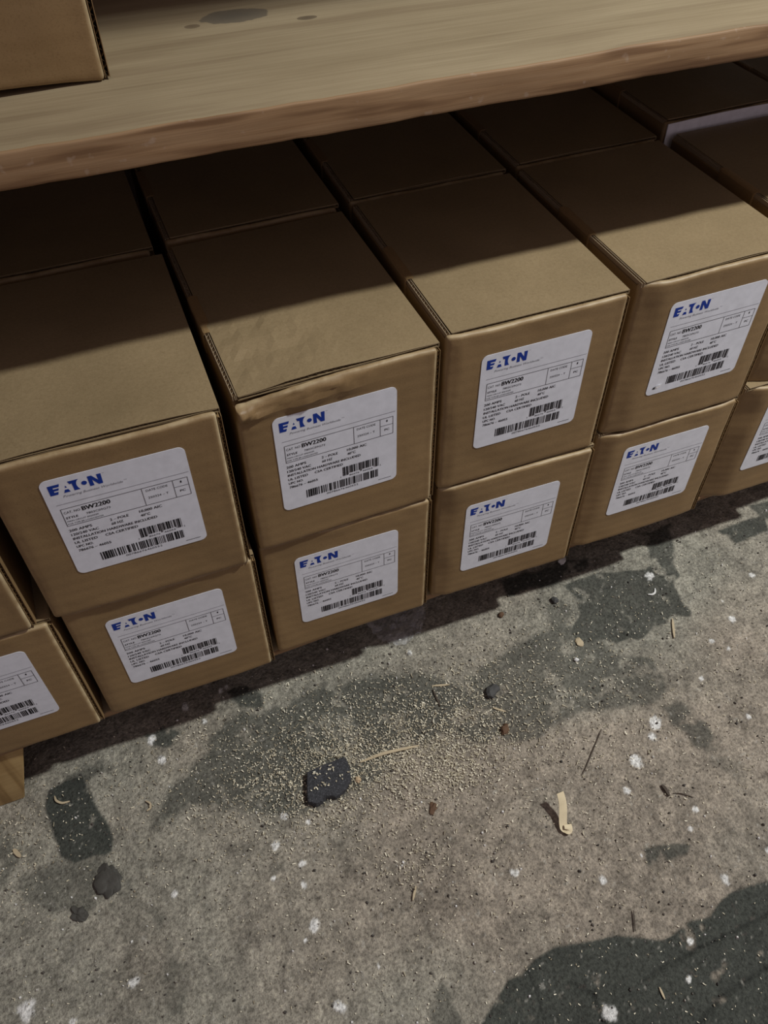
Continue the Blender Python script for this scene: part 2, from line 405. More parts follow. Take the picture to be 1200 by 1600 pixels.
    cc = mixc(nt, 'MULTIPLY', 1.0, an.outputs['Color'], ramp(nt, f, [(.30, (.48, .46, .43)), (.50, (1, 1, 1)), (.72, (1.55, 1.53, 1.48))]).outputs['Color'])
    lk(nt, cc, bs.inputs['Base Color'])
    bs.inputs['Roughness'].default_value = .8
    bs.inputs['Specular IOR Level'].default_value = .25
    bump(nt, f, .9, .003, bs)
    me.materials.append(m)
    return me
fl = tag(link('floor', floor_mesh()), 'worn concrete floor with dark coating patches and white paint spots', 'floor', kind='structure')

M_wall = flat('wall_paint', (.23, .20, .17), .8, .2)
wb = MB(); wb.add([(-1.6, .70, 0), (3, .70, 0), (3, .76, 0), (-1.6, .76, 0), (-1.6, .70, 2.6), (3, .70, 2.6), (3, .76, 2.6), (-1.6, .76, 2.6)],
       [(0, 1, 5, 4), (1, 2, 6, 5), (2, 3, 7, 6), (3, 0, 4, 7), (4, 5, 6, 7), (3, 2, 1, 0)])
tag(link('added_back_wall', wb.build('added_back_wall', M_wall)), 'unseen plain wall added behind the wooden shelving to keep it dark', 'wall', kind='structure')  # out of view, added to keep the space under the shelf dark

# ------------------------------------------------------------------ wooden shelving
shelving = tag(empty('wooden_shelving', (0, 0, 0)), 'rough pine shelving unit with a thick board above the cartons', 'shelving')
def board(name, x0, x1, y0, y1, z0, z1, mats, nx=4, wob=0.0, label=None, front=False, seed=0.0):
    r = .0018
    v, f = shell(axis(x0, x1, r, nx), axis(y0, y1, r, 10), axis(z0, z1, r, 3), r)
    out = []
    for p in v:
        w = wob * math.exp(-((p[1] - y0) / .02) ** 2)
        if w:
            p[1] += w * float(N1.fbm(p[0] * 22 + seed, p[2] * 40, 4))
            p[2] += .6 * w * float(N2.fbm(p[0] * 30 + seed, 3.0, 4))
        out.append(p)
    fm = None
    if front:
        fm = []
        for q in f:
            c = sum(out[i][1] for i in q) / 4
            fm.append(1 if c < y0 + .0010 + wob else 0)
    o = link(name, mesh(name, out, f, mats, True, fm), shelving)
    if label: tag(o, label)
    return o
SX0, SX1 = -.6 * S, 8.2 * S
board('shelf_board', SX0, SX1, .23 * S, 3.35 * S, 2.902 * S + ZF, 3.030 * S + ZF, [M_wood, M_edge], 160, .0016, 'pale pine shelf board with a reddish sawn front edge', True)
board('shelf_board', SX0, SX1, -.37 * S, 3.35 * S, 7.0 * S + ZF, 7.13 * S + ZF, [M_wood, M_edge], 30, .001, None, True, 7)
lo = board('shelf_board', -1.6 * S, 7.1 * S, 0, 3.2 * S, -.052 * S + ZF, -.002 * S + ZF, [M_wood, M_edge], 30, 0, None, True, 3)
lo.location = (1.04 * S, -.018 * S, 0); lo.rotation_euler = (0, 0, .037)
lg = board('leg', -.05 * S, .478 * S, -.03 * S, .04 * S, 0.0004, -.054 * S + ZF, [M_leg], 4, 0, 'yellowish pine leg standing on the floor')
for q in lg.data.vertices:                      # its right edge splays outward towards the top
    if q.co.x > .3 * S: q.co.x += .185 * S * q.co.z / ZF
board('leg', 6.9 * S, 7.42 * S, -.03 * S, .04 * S, 0.0004, -.054 * S + ZF, [M_leg], 4)
for x in (SX0 - .02, SX1 + .0002):  # unseen ends, added to block ambient light from the sides
    board('added_end_panel', x, x + .0198, .23 * S, 3.35 * S, 0.0004, 7.13 * S + ZF, [M_wood], 4)

# ------------------------------------------------------------------ printed label (shared meshes)
LW, LH = .5922 * S, .5994 * S
def lab(u, v): return (u * LW, (1 - v) * LH)
def rounded_rect(w, h, r, n=6):
    pts = []
    for cx, cz, a0 in ((w - r, r, -90), (w - r, h - r, 0), (r, h - r, 90), (r, r, 180)):
        for i in range(n + 1):
            a = math.radians(a0 + 90 * i / n)
            pts.append((cx + r * math.cos(a), cz + r * math.sin(a)))
    return pts
rr_ = rounded_rect(LW, LH, .0055)
nn = len(rr_)
ME_label = mesh('label', [(a, -.00032, b) for a, b in rr_] + [(a, .0, b) for a, b in rr_],
                [tuple(range(nn))] + [((i + 1) % nn, i, i + nn, (i + 1) % nn + nn) for i in range(nn)], M_label)

_fonts = {}
def glyphs(txt, shear=0.0):
    cu = bpy.data.curves.new('t', 'FONT'); cu.body = txt; cu.resolution_u = 2; cu.shear = shear
    o = bpy.data.objects.new('t', cu); COL.objects.link(o)
    bpy.context.view_layer.update()
    me = bpy.data.meshes.new_from_object(o.evaluated_get(bpy.context.evaluated_depsgraph_get()))
    v = [tuple(p.co) for p in me.vertices]; f = [tuple(p.vertices) for p in me.polygons]
    bpy.data.objects.remove(o); bpy.data.curves.remove(cu); bpy.data.meshes.remove(me)
    return v, f
CAPH = max(p[1] for p in glyphs('H')[0])
YT = -.00045
def put_text(mb, txt, u0, u1, vb, cap, shear=0.0, bold=0.0):
    v, f = glyphs(txt, shear)
    a = min(p[0] for p in v); b = max(p[0] for p in v)
    sx = (u1 - u0) * LW / (b - a); sz = cap * LH / CAPH
    for dx in ((0,) if not bold else (-bold, 0, bold)):
        ox, oz = lab(u0, vb)
        mb.add([(ox + (p[0] - a) * sx + dx * LW, YT, oz + p[1] * sz) for p in v], f)
def put_rect(mb, u0, u1, v0, v1):
    (x0, z1), (x1, z0) = lab(u0, v0), lab(u1, v1)
    mb.quad(x0, x1, z0, z1, YT)
def put_poly(mb, pts):
    mb.add([(lab(u, v)[0], YT, lab(u, v)[1]) for u, v in pts][::-1], [tuple(range(len(pts)))])
logo = MB()
put_poly(logo, [(.048, .053), (.129, .053), (.1215, .077), (.080, .077), (.080, .089), (.1175, .089), (.112, .108), (.080, .108), (.080, .121), (.1075, .121), (.100, .145), (.048, .145)])
put_poly(logo, [(.162, .080), (.171, .100), (.156, .100)])
put_poly(logo, [(.150, .118), (.174, .118), (.183, .145), (.140, .145)])
put_poly(logo, [(.184, .050), (.258, .050), (.246, .061), (.239, .074), (.235, .090), (.2345, .104), (.238, .121), (.243, .134), (.250, .145), (.210, .145), (.208, .077), (.193, .077)])
put_poly(logo, [(.286 + .019 * math.cos(i * math.pi / 8), .099 + .019 * math.sin(i * math.pi / 8)) for i in range(16)])
put_poly(logo, [(.317, .050), (.346, .050), (.381, .104), (.379, .050), (.409, .050), (.405, .143), (.376, .143), (.343, .090), (.345, .143), (.317, .143)])
ME_logo = logo.build('logo', M_blue)
slog = MB()
put_text(slog, 'Powering Business Worldwide', .123, .533, .186, .020, .3)
put_text(slog, 'TM', .540, .562, .168, .008)
put_text(slog, 'TM', .418, .432, .055, .007)
put_rect(slog, .054, .988, .2435, .2465)
ME_slog = slog.build('slogan', M_grey)
pr = MB()
for u0, u1, v0, v1 in ((.066, .969, .2905, .2940), (.066, .969, .4665, .4700), (.066, .070, .2905, .47), (.9655, .969, .2905, .47),
                       (.632, .6355, .2905, .47), (.856, .8595, .2905, .47), (.858, .969, .365, .368)):
    put_rect(pr, u0, u1, v0, v1)
T = put_text
T(pr, 'CAT. NO', .080, .193, .344, .022)
T(pr, 'BW2200', .207, .404, .350, .040, 0, .0018)
T(pr, 'STYLE', .081, .165, .397, .020, 0, .0008)
T(pr, '7803C09G73', .222, .392, .397, .019)
T(pr, 'MAIN CIRCUIT BREAKER', .080, .301, .429, .013)
T(pr, 'FOR TYPE BR LOADCENTER', .078, .329, .457, .013)
T(pr, 'DATE CODE', .661, .818, .335, .020)
T(pr, '250324 – T', .663, .812, .408, .020)
T(pr, '1', .911, .920, .333, .020, 0, .0008)
T(pr, 'PC', .895, .935, .421, .020, 0, .0008)
for t, u0, u1, v in (('200 AMPS', .064, .226, .530), ('2 – POLE', .357, .491, .527), ('10,000 AIC', .571, .737, .523),
                     ('120/240 VAC', .067, .263, .576), ('60 HZ', .357, .443, .571), ('40°C', .571, .641, .568),
                     ('INSTALLATION HARDWARE INCLUDED', .067, .682, .620), ('UL LISTED', .066, .230, .666), ('CSA CERTIFIED', .288, .528, .666),
                     ('UPC NO.', .067, .187, .710), ('786676 – 46055', .069, .307, .754)):
    T(pr, t, u0, u1, v, .024, 0, .0008)
T(pr, '86676', .580, .665, .806, .017); T(pr, '46055', .695, .785, .804, .017)
T(pr, '7', .499, .509, .806, .017); T(pr, '2', .849, .859, .796, .017)
T(pr, '00786676460552', .373, .652, .943, .019)
for i in range(19): put_rect(pr, .835 + .0061 * i, .8395 + .0061 * i, .9550, .9605)   # a print line too small to read
ME_print = pr.build('lettering', M_ink)
bc = MB(); rb = random.Random(12)
def barcode(u0, u1, v0, v1, mod, gap=None):
    u = u0
    while u < u1:
        w = mod * rb.choice((1, 1, 2, 2, 3, 4)); g = mod * rb.choice((1, 1, 1, 2, 2, 3))
        e = v1
        if gap and any(a < u < b for a, b in gap): e = v1 - .017
        put_rect(bc, u, min(u + w, u1), v0, e)
        u += w + g
barcode(.523, .842, .690, .790, .0034, ((.572, .672), (.690, .79)))
barcode(.201, .833, .825, .912, .0042)
ME_bar = bc.build('barcode', M_ink)

# ------------------------------------------------------------------ cartons
W, D, H = .9612 * S, 1.284 * S, S
SF = .0038                      # side flap thickness
T_L = .0042                     # lid thickness
def corr(L, t, depth, wl, n=8):
    """edge of corrugated board: along x, thickness in z, open edge at y=0"""
    m = MB(); l = .00045
    for z0 in (0, t - l):
        v, f = shell([0, L], [0, depth], [z0, z0 + l], 0.0)
        m.add(v, f)
    k = int(L / wl * n); vv = []; ff = []
    for i in range(k + 1):
        x = L * i / k
        z = t / 2 + (t / 2 - l) * math.sin(2 * math.pi * x / wl)
        vv += [(x, .0004, z), (x, depth, z)]
        if i: ff.append((2 * i - 2, 2 * i, 2 * i + 1, 2 * i - 1))
    m.add(vv, ff)
    return m
def remap(m, fn):
    m.v = [fn(*p) for p in m.v]; return m

def body_mesh(h, sd, lx=None, lz=None, left=(.010, .12), right=(.006, -.06), crush=0.0, bottom=0.0):
    r = .0031; wb_ = W - SF
    lip = .0040
    xs = axis(0, wb_, r, 26, (.005, .008, .012, wb_ - .005, wb_ - .008, wb_ - .012))
    ys = axis(0, D, r, 9, (lip, lip + .0004, .012, .03))
    zs = axis(0, h, r, 26, (h - .006, h - .010, h - .016, h - T_L - .0001, .006, .012))
    v, f = shell(xs, ys, zs, r)
    out = []; wear_glint = []
    for x, y, z in v:
        x_, z_ = x, z
        wv = 0.0
        if y < .006:  # edge wear plus painted highlight, strongest on right rim and lip
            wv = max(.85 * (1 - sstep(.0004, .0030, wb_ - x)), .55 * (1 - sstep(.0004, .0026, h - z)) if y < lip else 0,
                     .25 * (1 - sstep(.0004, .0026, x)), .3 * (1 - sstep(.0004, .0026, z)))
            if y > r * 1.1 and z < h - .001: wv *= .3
        wear_glint.append(wv)
        if y >= lip + .0003 and z > h - T_L - .0002: z = h - T_L - .0002
        fr = math.exp(-(y / .03) ** 2) if y < .06 else 0.0
        if fr > 1e-3:
            m = 1.0
            if lx is not None:
                d = max(lx - x, x - lx - LW, lz - z, z - lz - LH)
                m = sstep(.001, .012, d)
            nz = float(N1.fbm(x * 28 + sd * 3.7, z * 28 + sd, 4))
            dy = m * .0011 * nz
            lw_ = left[0] * (1 + .35 * float(N2.fbm(sd * 5.1, z * 22, 2)))
            if x < lw_: dy += (lw_ - x) * left[1]
            rw = right[0] * (1 + .4 * float(N2.fbm(sd * 2.3 + 9, z * 22, 2)))
            if x > wb_ - rw: dy += (x - wb_ + rw) * right[1]
            if y <= lip + .0002 and z > h - .012 and not crush:
                z -= sstep(h - .012, h - .001, z) * (.0017 + .0012 * float(N2.fbm(x * 18 + sd * 1.7, 4.0, 2)))
            # fold line crease near the top and soft bottom
            if z > h - .012: dy += .0005 * float(N2.fbm(x * 60 + sd, 1.0, 3))
            if bottom and z < .02: z += bottom * (1 - z / .02) * math.sin(math.pi * x / wb_) * fr
            y += dy * fr
            if crush:
                c = math.exp(-((x / .050) ** 2))
                up = sstep(h - .030, h - .002, z)
                wr = float(N2.fbm(x * 85 + 3, z * 120, 4))
                y += fr * c * m * (-.0034 * math.exp(-((z - h + .015) / .007) ** 2) + up * .0022 + .0075 * wr * sstep(h - .036, h - .014, z))
                if y <= .012: z -= fr * up * (.0020 + c * (.0068 + .0030 * wr))
                x += fr * c * up * .0010
                c2 = sstep(h - .030, h - .014, z) * (1 - sstep(h - .008, h - .002, z)) * sstep(.03, .05, x) * (1 - sstep(.085, .11, x))
                y -= fr * c2 * m * (.0012 + .0055 * float(N1.fbm(x * 75, z * 75 + 4, 3)))
        # side panels sag a little
        if x < .001 or x > wb_ - .001: pass
        if z > h - T_L - .0004 and y > lip + .001: pass
        out.append((x, y, z))
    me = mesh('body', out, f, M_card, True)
    at = me.attributes.new('wear_glint', 'FLOAT', 'POINT')
    at.data.foreach_set('value', wear_glint)
    return me

def lid_mesh(h, sd, bow=.0012, crush=0.0, front=.0046):
    x0, x1 = .0047, W - .0006
    def bend(x, y, z):
        u = (x - x0) / (x1 - x0)
        fr = math.exp(-(y / .05) ** 2)
        z += fr * (bow * math.sin(math.pi * min(1, max(0, u))) + .0006 * float(N1.fbm(x * 30 + sd * 2, 2.0, 3)) + .0002)
        z += .0009 * float(N2.fbm(x * 16 + sd, y * 16, 3)) * math.sin(math.pi * min(1, max(0, u))) * min(1, max(0, (D - y) / .02))
        if crush:
            c = math.exp(-((x / .04) ** 2) - ((y / .035) ** 2))
            z -= c * .0016
            z += .0030 * math.exp(-((x / .09) ** 2) - (((y - .05) / .045) ** 2)) * float(N1.fbm(x * 48, y * 48, 3))
        return (x, y, z)
    m = MB()
    for z0, z1 in ((h - .0007, h), (h - T_L, h - T_L + .0006)):
        v, f = shell(axis(x0, x1, .0003, 22), axis(front, D - .0004, .0003, 22), [z0, z1], .0003)
        m.add([bend(*p) for p in v], f)
    c = corr(x1 - x0 - .002, T_L - .0012, .010, .0062)
    m.add([bend(x + x0 + .001, y + front, z + h - T_L + .0006) for x, y, z in c.v], c.f)
    # hinge fold down the right side
    v, f = shell([x1 - .0005, x1 + .0004], axis(front, D - .0004, .0003, 8), [h - T_L, h - .0003], .0003)
    m.add([bend(*p) for p in v], f)
    return m.build('lid', M_lid, False)

ME_wall_edge = {}
def wall_edge_mesh(h):
    c = corr(D - .008, .0031, .0040, .0052)
    remap(c, lambda x, y, z: (z + .0009, x + .0050, h - .0004 - y))
    return c.build('side_wall_edge', M_core)
def tab_mesh(h, y0, y1):
    prof = [(.0075, h + .0003), (.004, h + .0007), (.0015, h + .0006), (.0002, h + .0002), (-.0007, h - .0010), (-.0009, h - .004), (-.0009, h - .018)]
    inn = [(a + (.0006 if a < .001 else 0), b - .0006) for a, b in prof]
    ring = prof + inn[::-1]; n = len(ring)
    v = []; f = []
    secs = ((y0, .0), (y0 + .0015, 1), ((y0 + y1) / 2, 1), (y1 - .0015, 1), (y1, .0))
    for yy, k in secs:
        for a, b in ring: v.append((a if k else a * .8 + .0004, yy, b))
    for s in range(len(secs) - 1):
        for i in range(n):
            j = (i + 1) % n
            f.append((s * n + i, s * n + j, (s + 1) * n + j, (s + 1) * n + i))
    f.append(tuple(range(n))[::-1]); f.append(tuple((len(secs) - 1) * n + i for i in range(n)))
    return mesh('lid_tab', v, f, M_card, False)
def side_flap_mesh(h):
    m = corr(h - T_L - .003, SF - .0006, .010, .0064)
    remap(m, lambda x, y, z: (W - SF + z + .0004, y + .0022, x + .0012))
    v, f = shell([W - SF + .0004, W - .0002], [.012, D - .002], [.0012, h - T_L - .0018], 0.0)
    m.add(v, f)
    return m.build('side_flap', M_card)

SHARED = {}
GRP = 'cartons of electrical parts on the lower shelf'
def carton(label, x0, y0, zb, yaw=0.0, h=1.0, sd=1.0, lab_at=None, group=GRP, bow=.0012, crush=0.0, tab=(.085, .138), lidfront=.0046, **kw):
    hh = h * S
    root = tag(empty('cardboard_box', (x0 * S, y0 * S, zb * S + ZF), yaw), label, 'box', group)
    lx = lz = None
    if lab_at: lx, lz = lab_at[0] * S, lab_at[1] * S
    key = (hh, tab) if lab_at is None and sd == 20 else None
    if key not in SHARED or key is None:
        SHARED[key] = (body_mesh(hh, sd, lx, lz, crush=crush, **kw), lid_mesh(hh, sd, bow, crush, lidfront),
                       wall_edge_mesh(hh), tab_mesh(hh, *tab), side_flap_mesh(hh))
    for nm, me in zip(('body', 'lid', 'side_wall_edge', 'lid_tab', 'side_flap'), SHARED[key]): link(nm, me, root)
    if lab_at:
        l = tag(link('label', ME_label, root, (lx, -.00012, lz)), 'white printed product label')
        link('logo', ME_logo, l); link('slogan', ME_slog, l); link('lettering', ME_print, l); link('barcode', ME_bar, l)
    return root

G = .002
# bottom row, left to right
carton('leftmost carton of the bottom row, above the pine leg', .147, -.062, 0, -.005, 1.0 , 1, (.197, .255), right=(.012, -.03))
carton('bottom-row carton second from the left, under the carton with the largest label', 1.1507, -.0437, 0, -.0077, 1.0, 2, (.1702, .2502))
carton('bottom-row carton under the one with the crushed corner', 2.1489, .0059, 0, -.0111, .996, 3, (.1673, .2283), left=(.008, .08))
carton('bottom-row carton third from the right, white crumb on the floor at its corner', 3.1587, .019, 0, -.0182, 1.008, 4, (.1716, .2151), left=(.016, .26))
carton('bottom-row carton with creased right edge, second from the right', 4.1739, .0479, 0, -.0092, 1.012, 5, (.1934, .2635), left=(.019, .32), right=(.017, .10))
carton('rightmost carton of the bottom row, label cut off by the photo edge', 5.218, .078, 0, -.006, 1.0, 6, (.215, .245), left=(.028, .38))
# top row, front
carton('leftmost carton of the top row, only its right edge showing', .088, -.078, 1.0 + G, .0, .99, 7, (.19, .25), right=(.012, -.03))
carton('top-row carton with the largest label in view', 1.1293, -.0662, 1.0 + G, -.0093, 1.003, 8, (.1891, .2728), bow=.0022)
carton('top-row carton with a crushed upper left corner and wrinkled edge', 2.1518, -.0203, .996 + G, .0176, 1.0, 9, (.1491, .2436), crush=1.0, bow=.0016, left=(.012, .10))
carton('top-row carton between the crushed-corner carton and the one with the nicked label', 3.1509, .0217, 1.008 + G, -.0023, 1.0, 10, (.1825, .2461), bow=.0008, left=(.012, .2))
nicked = carton('top-row carton whose label is nicked at its lower left corner', 4.1845, .0358, 1.012 + G, .0112, 1.0, 11, (.2011, .2518), bow=.0010, left=(.026, .25), right=(.018, .10))
carton('rightmost front carton of the top row, mostly beyond the photo edge', 5.262, .10, 1.0 + G, -.004, 1.0, 12, (.2, .25), left=(.024, .35))
lb_ = [c for c in nicked.children if c.name.startswith('label')][0]
nk = MB()
nk.add([(.0085, -.0006, .0078), (.0115, -.0006, .0068), (.0150, -.0005, .0082), (.0165, -.0006, .0112), (.0128, -.0012, .0108), (.0100, -.0009, .0100)], [(0, 1, 2, 3, 4, 5)])
tag(link('torn_nick', nk.build('torn_nick', flat('torn_paper', (.85, .85, .85), .4)), lb_), 'small torn white nick in the label')
nk = MB()
nk.add([(.0060, -.0005, .0070), (.0090, -.0005, .0062), (.0105, -.0005, .0095), (.0072, -.0005, .0090)], [(0, 1, 2, 3)])
link('scuff', nk.build('scuff', M_ink), lb_)
# second row in the shade of the shelf board
G2 = 'cartons in the shade behind the front row'
HID = 'carton stacked unseen beneath the shaded second row'
for i, (x, y, h, lb) in enumerate(((.10, 1.31, 1.0, 'shaded carton at the far left of the second row'),
                                   (1.112, 1.30, .985, 'shaded second-row carton behind the one with the largest label'),
                                   (2.140, 1.325, .998, 'shaded second-row carton behind the crushed-corner carton'),
                                   (3.160, 1.335, 1.006, 'shaded second-row carton beside the gap below the middle of the shelf edge'),
                                   (4.192, 1.352, 1.010, 'shaded second-row carton left of the one with a pale grey strip'),
                                   (5.235, 1.425, 1.062, 'taller shaded carton with a pale grey strip along its front'),
                                   (6.245, 1.44, 1.05, 'shaded carton at the far right under the shelf board'))):
    carton(HID, x, y, 0, 0, 1.0, 20, None, 'cartons hidden under the second row')
    c = carton(lb, x, y, 1.0 + G, (.004, -.003, .006, -.004, .003, .012, 0)[i], h, 30 + i, None, G2, bow=.0006)
    if i == 5:
        v, f = shell(axis(.002, W - .006, .0006, 20), axis(-.0016, -.0003, .0003, 1), axis(h * S - .030, h * S - .0022, .0006, 2), .0003)
        v = [(a, b, z + .0015 * math.sin(math.pi * a / W)) for a, b, z in v]
        tag(link('front_strip', mesh('front_strip', v, f, M_pale, True), c), 'pale grey strip along the front')
# carton on the shelf board
carton('carton standing on top of the shelf board, cut off by the upper left photo corner', 1.066, .640, 3.032, .040, 1.0, 15, None, 'carton on the upper shelf', bottom=.004, right=(.010, -.05))

# ------------------------------------------------------------------ sawdust, splinters and scraps on the floor
rs = random.Random(21)
M_saw, nt, bs = new_mat('sawdust')
gi = nt.nodes.new('ShaderNodeNewGeometry')
lk(nt, ramp(nt, gi.outputs['Random Per Island'], [(0, (.24, .20, .13)), (.45, (.50, .44, .31)), (1, (.80, .74, .58))]).outputs['Color'], bs.inputs['Base Color'])
bs.inputs['Roughness'].default_value = .75
M_pine = flat('pale_splinter', (.42, .34, .22), .7)
M_dkwood = flat('dark_splinter', (.06, .045, .033), .8)
M_brown = flat('brown_bark', (.10, .055, .03), .8)
M_white = flat('white_crumb', (.62, .61, .58), .7)
M_chunk, nt, bs = new_mat('black_gritty_chunk')
lk(nt, ramp(nt, noise(nt, coords(nt, rand=False), 650, 3, .7), [(.40, (.018, .018, .020)), (.62, (.045, .045, .05)), (.74, (.20, .20, .20))]).outputs['Color'], bs.inputs['Base Color'])
bs.inputs['Roughness'].default_value = .85
bump(nt, noise(nt, coords(nt, rand=False), 300, 4, .7), .8, .002, bs)
M_stone = flat('dark_stone', (.06, .058, .055), .8)

def floor_z(x, y): return .0006
def chip(mb, x, y, L, w, t, a, tilt, curl, z=None):
    """small bent sliver with thickness: two segments"""
    ca, sa = math.cos(a), math.sin(a)
    z0 = (.0009 if z is None else z)
    pts = []
    for i, s in enumerate((-.5, 0, .5)):
        zz = z0 + abs(math.sin(tilt)) * L * (s + .5) + (curl * L if i != 1 else 0)
        for k in (-.5, .5):
            ww = w * (k if i == 1 else k * .7)
            pts.append((x + ca * L * s - sa * ww, y + sa * L * s + ca * ww, zz))
    top = [(p[0], p[1], p[2] + t) for p in pts]
    mb.add(pts + top, [(6, 8, 9, 7), (8, 10, 11, 9), (0, 1, 3, 2), (2, 3, 5, 4), (0, 2, 8, 6), (2, 4, 10, 8), (1, 7, 9, 3), (3, 9, 11, 5), (0, 6, 7, 1), (4, 5, 11, 10)])
saw = MB()
for cx, cy, sx, sy, n in CLUS:
    for _ in range(int(n * 1.25)):
        x, y = rs.gauss(cx, sx), rs.gauss(cy, sy)
        if y > .04 or not -.05 < x < 1.1: continue
        L = rs.choice((.0009, .0011, .0013, .0016, .002, .0026, .0034)) * rs.uniform(.8, 1.25)
        wd = rs.uniform(.0005, .0011)
        if rs.random() < .45: L = rs.uniform(.0008, .0015); wd = L * rs.uniform(.6, 1.0)
        chip(saw, x, y, L, wd, rs.uniform(.0003, .0008), rs.uniform(0, 6.28), rs.uniform(-.5, .5), rs.uniform(0, .2), .0006 + rs.random() * .0008)
for _ in range(1700):
    x, y = rs.uniform(0, 1.05), rs.uniform(-.46, .05)
    if y > .02: continue
    L = rs.uniform(.001, .0024)
    chip(saw, x, y, L, rs.uniform(.0005, .001), .0004, rs.uniform(0, 6.28), rs.uniform(-.4, .4), rs.uniform(0, .2), .0006)
M_grit, nt, bs = new_mat('grit')
gi = nt.nodes.new('ShaderNodeNewGeometry')
lk(nt, ramp(nt, gi.outputs['Random Per Island'], [(0, (.03, .027, .024)), (.55, (.10, .085, .07)), (.7, (.36, .33, .28)), (1, (.72, .71, .68))]).outputs['Color'], bs.inputs['Base Color'])
bs.inputs['Roughness'].default_value = .8
grit = MB()
for _ in range(2600):
    x, y = rs.uniform(0, 1.08), rs.uniform(-.47, .05)
    r = rs.choice((.0005, .0006, .0008, .0008, .0011, .0016)) * rs.uniform(.8, 1.2); a = rs.uniform(0, 6.28)
    el = rs.uniform(.5, 1.0)
    P = [(x + r * math.cos(a + k * 1.571) * (1 if k % 2 else el), y + r * math.sin(a + k * 1.571) * (1 if k % 2 else el), .0003) for k in range(4)]
    Q = [(p[0] * .6 + x * .4, p[1] * .6 + y * .4, .0005 + r * rs.uniform(.7, 1.3)) for p in P]
    grit.add(P + Q, [(3, 2, 1, 0), (4, 5, 6, 7), (0, 1, 5, 4), (1, 2, 6, 5), (2, 3, 7, 6), (3, 0, 4, 7)])
ns = len(saw.f); saw.add(grit.v, grit.f)
tag(link('sawdust', mesh('sawdust', saw.v, saw.f, [M_saw, M_grit], False, [0] * ns + [1] * (len(saw.f) - ns))), 'scattered pale sawdust, wood chips and grit across the concrete', 'sawdust', kind='stuff')

def ribbon(name, pts, w, t, mat, label, cat, group=None, taper=.4, upright=False, z=.0012):
    """sliver or strand following pts, with real thickness"""
    P = [Vector(p if len(p) == 3 else (p[0], p[1], z)) for p in pts]
    Q = []
    for i in range(len(P) - 1):
        for k in range(4): Q.append(P[i].lerp(P[i + 1], k / 4))
    Q.append(P[-1]); n = len(Q)
    # smooth
    for _ in range(2): Q = [Q[0]] + [(Q[i - 1] + 2 * Q[i] + Q[i + 1]) / 4 for i in range(1, n - 1)] + [Q[-1]]
    o0 = Vector((Q[0].x, Q[0].y, 0)); v = []; f = []
    for i, q in enumerate(Q):
        d = (Q[min(n - 1, i + 1)] - Q[max(0, i - 1)]).normalized()
        side = d.cross(Vector((0, 0, 1))); side = side.normalized() if side.length > 1e-4 else Vector((1, 0, 0))
        up = side.cross(d).normalized()
        k = 1 - (1 - taper) * abs(2 * i / (n - 1) - 1) ** 3
        a, b = (side * w * k / 2, up * t) if not upright else (up * w * k / 2, side * t)
        for c in (q - a, q + a, q + a + b, q - a + b): v.append(tuple(c - o0))
    for i in range(n - 1):
        for j in range(4):
            f.append((4 * i + j, 4 * i + (j + 1) % 4, 4 * i + 4 + (j + 1) % 4, 4 * i + 4 + j))
    f += [(3, 2, 1, 0), (4 * n - 4, 4 * n - 3, 4 * n - 2, 4 * n - 1)]
    me = mesh(name, v, f, mat)
    bm = bmesh.new(); bm.from_mesh(me); bmesh.ops.recalc_face_normals(bm, faces=bm.faces); bm.to_mesh(me); bm.free()
    return tag(link(name, me, None, o0), label, cat, group)
GS = 'splinters lying on the floor'
ribbon('wood_splinter', [(0.4172, -0.0963), (0.4437, -0.0970, .004), (0.4826, -0.1019)], .0032, .0009, M_pine, 'long pale splinter next to the black chunk', 'splinter', GS)
ribbon('dry_strand', [(0.6749, -0.157), (0.6536, -0.1745), (0.6287, -0.1949)], .0010, .0008, M_dkwood, 'long thin dark strand lying alone on bare concrete', 'strand')
ribbon('wood_splinter', [(0.829, -0.0639), (0.8154, -0.0877)], .0028, .0014, M_pine, 'upright-pointing pale splinter just right of the dark patch', 'splinter', GS)
ribbon('wood_splinter', [(0.4237, -0.2328), (0.4158, -0.2439)], .0022, .0012, M_pine, 'short pale splinter in the lower middle of the floor', 'splinter', GS)
ribbon('wood_splinter', [(0.6052, -0.3275), (0.5968, -0.3438)], .0011, .0009, M_dkwood, 'thin dark splinter at the rim of the big dark patch', 'splinter', GS)
ribbon('wood_splinter', [(0.5915, -0.3906), (0.5906, -0.4004)], .0018, .001, M_pine, 'tiny pale splinter on the big dark patch', 'splinter', GS)
ribbon('wood_splinter', [(0.5241, -0.0411), (0.543, -0.0468)], .0022, .001, M_pine, 'greyish splinter at the upper edge of the sawdust', 'splinter', GS)
ribbon('wood_splinter', [(0.5232, -0.0451), (0.5225, -0.0679)], .0020, .001, M_dkwood, 'dark splinter pointing at the viewer in the sawdust', 'splinter', GS)
ribbon('wood_splinter', [(0.576, -0.0908), (0.5871, -0.1002)], .0022, .001, M_pine, 'pale splinter beside a grey pebble in the sawdust', 'splinter', GS)
ribbon('wood_splinter', [(0.0668, -0.0554), (0.0726, -0.0657)], .0042, .0014, M_pine, 'broad pale splinter in the debris by the left photo edge', 'splinter', GS)
ribbon('white_curl', [(0.822, -0.0226), (0.8271, -0.0250), (0.8320, -.0235), (0.8352, -0.0180)], .0022, .001, M_white, 'small white curled thread on the dark patch', 'thread')
ribbon('dark_twig', [(0.6989, -0.2344), (0.7000, -0.2400, .002), (0.6997, -0.2471)], .0032, .002, M_dkwood, 'stubby dark twig on the right side of the floor', 'twig')
ribbon('dark_twig', [(0.7050, -0.2460), (0.7130, -0.2490), (0.7221, -0.2574)], .0009, .0008, M_dkwood, 'hair-thin curved twig beside the stubby twig', 'twig')
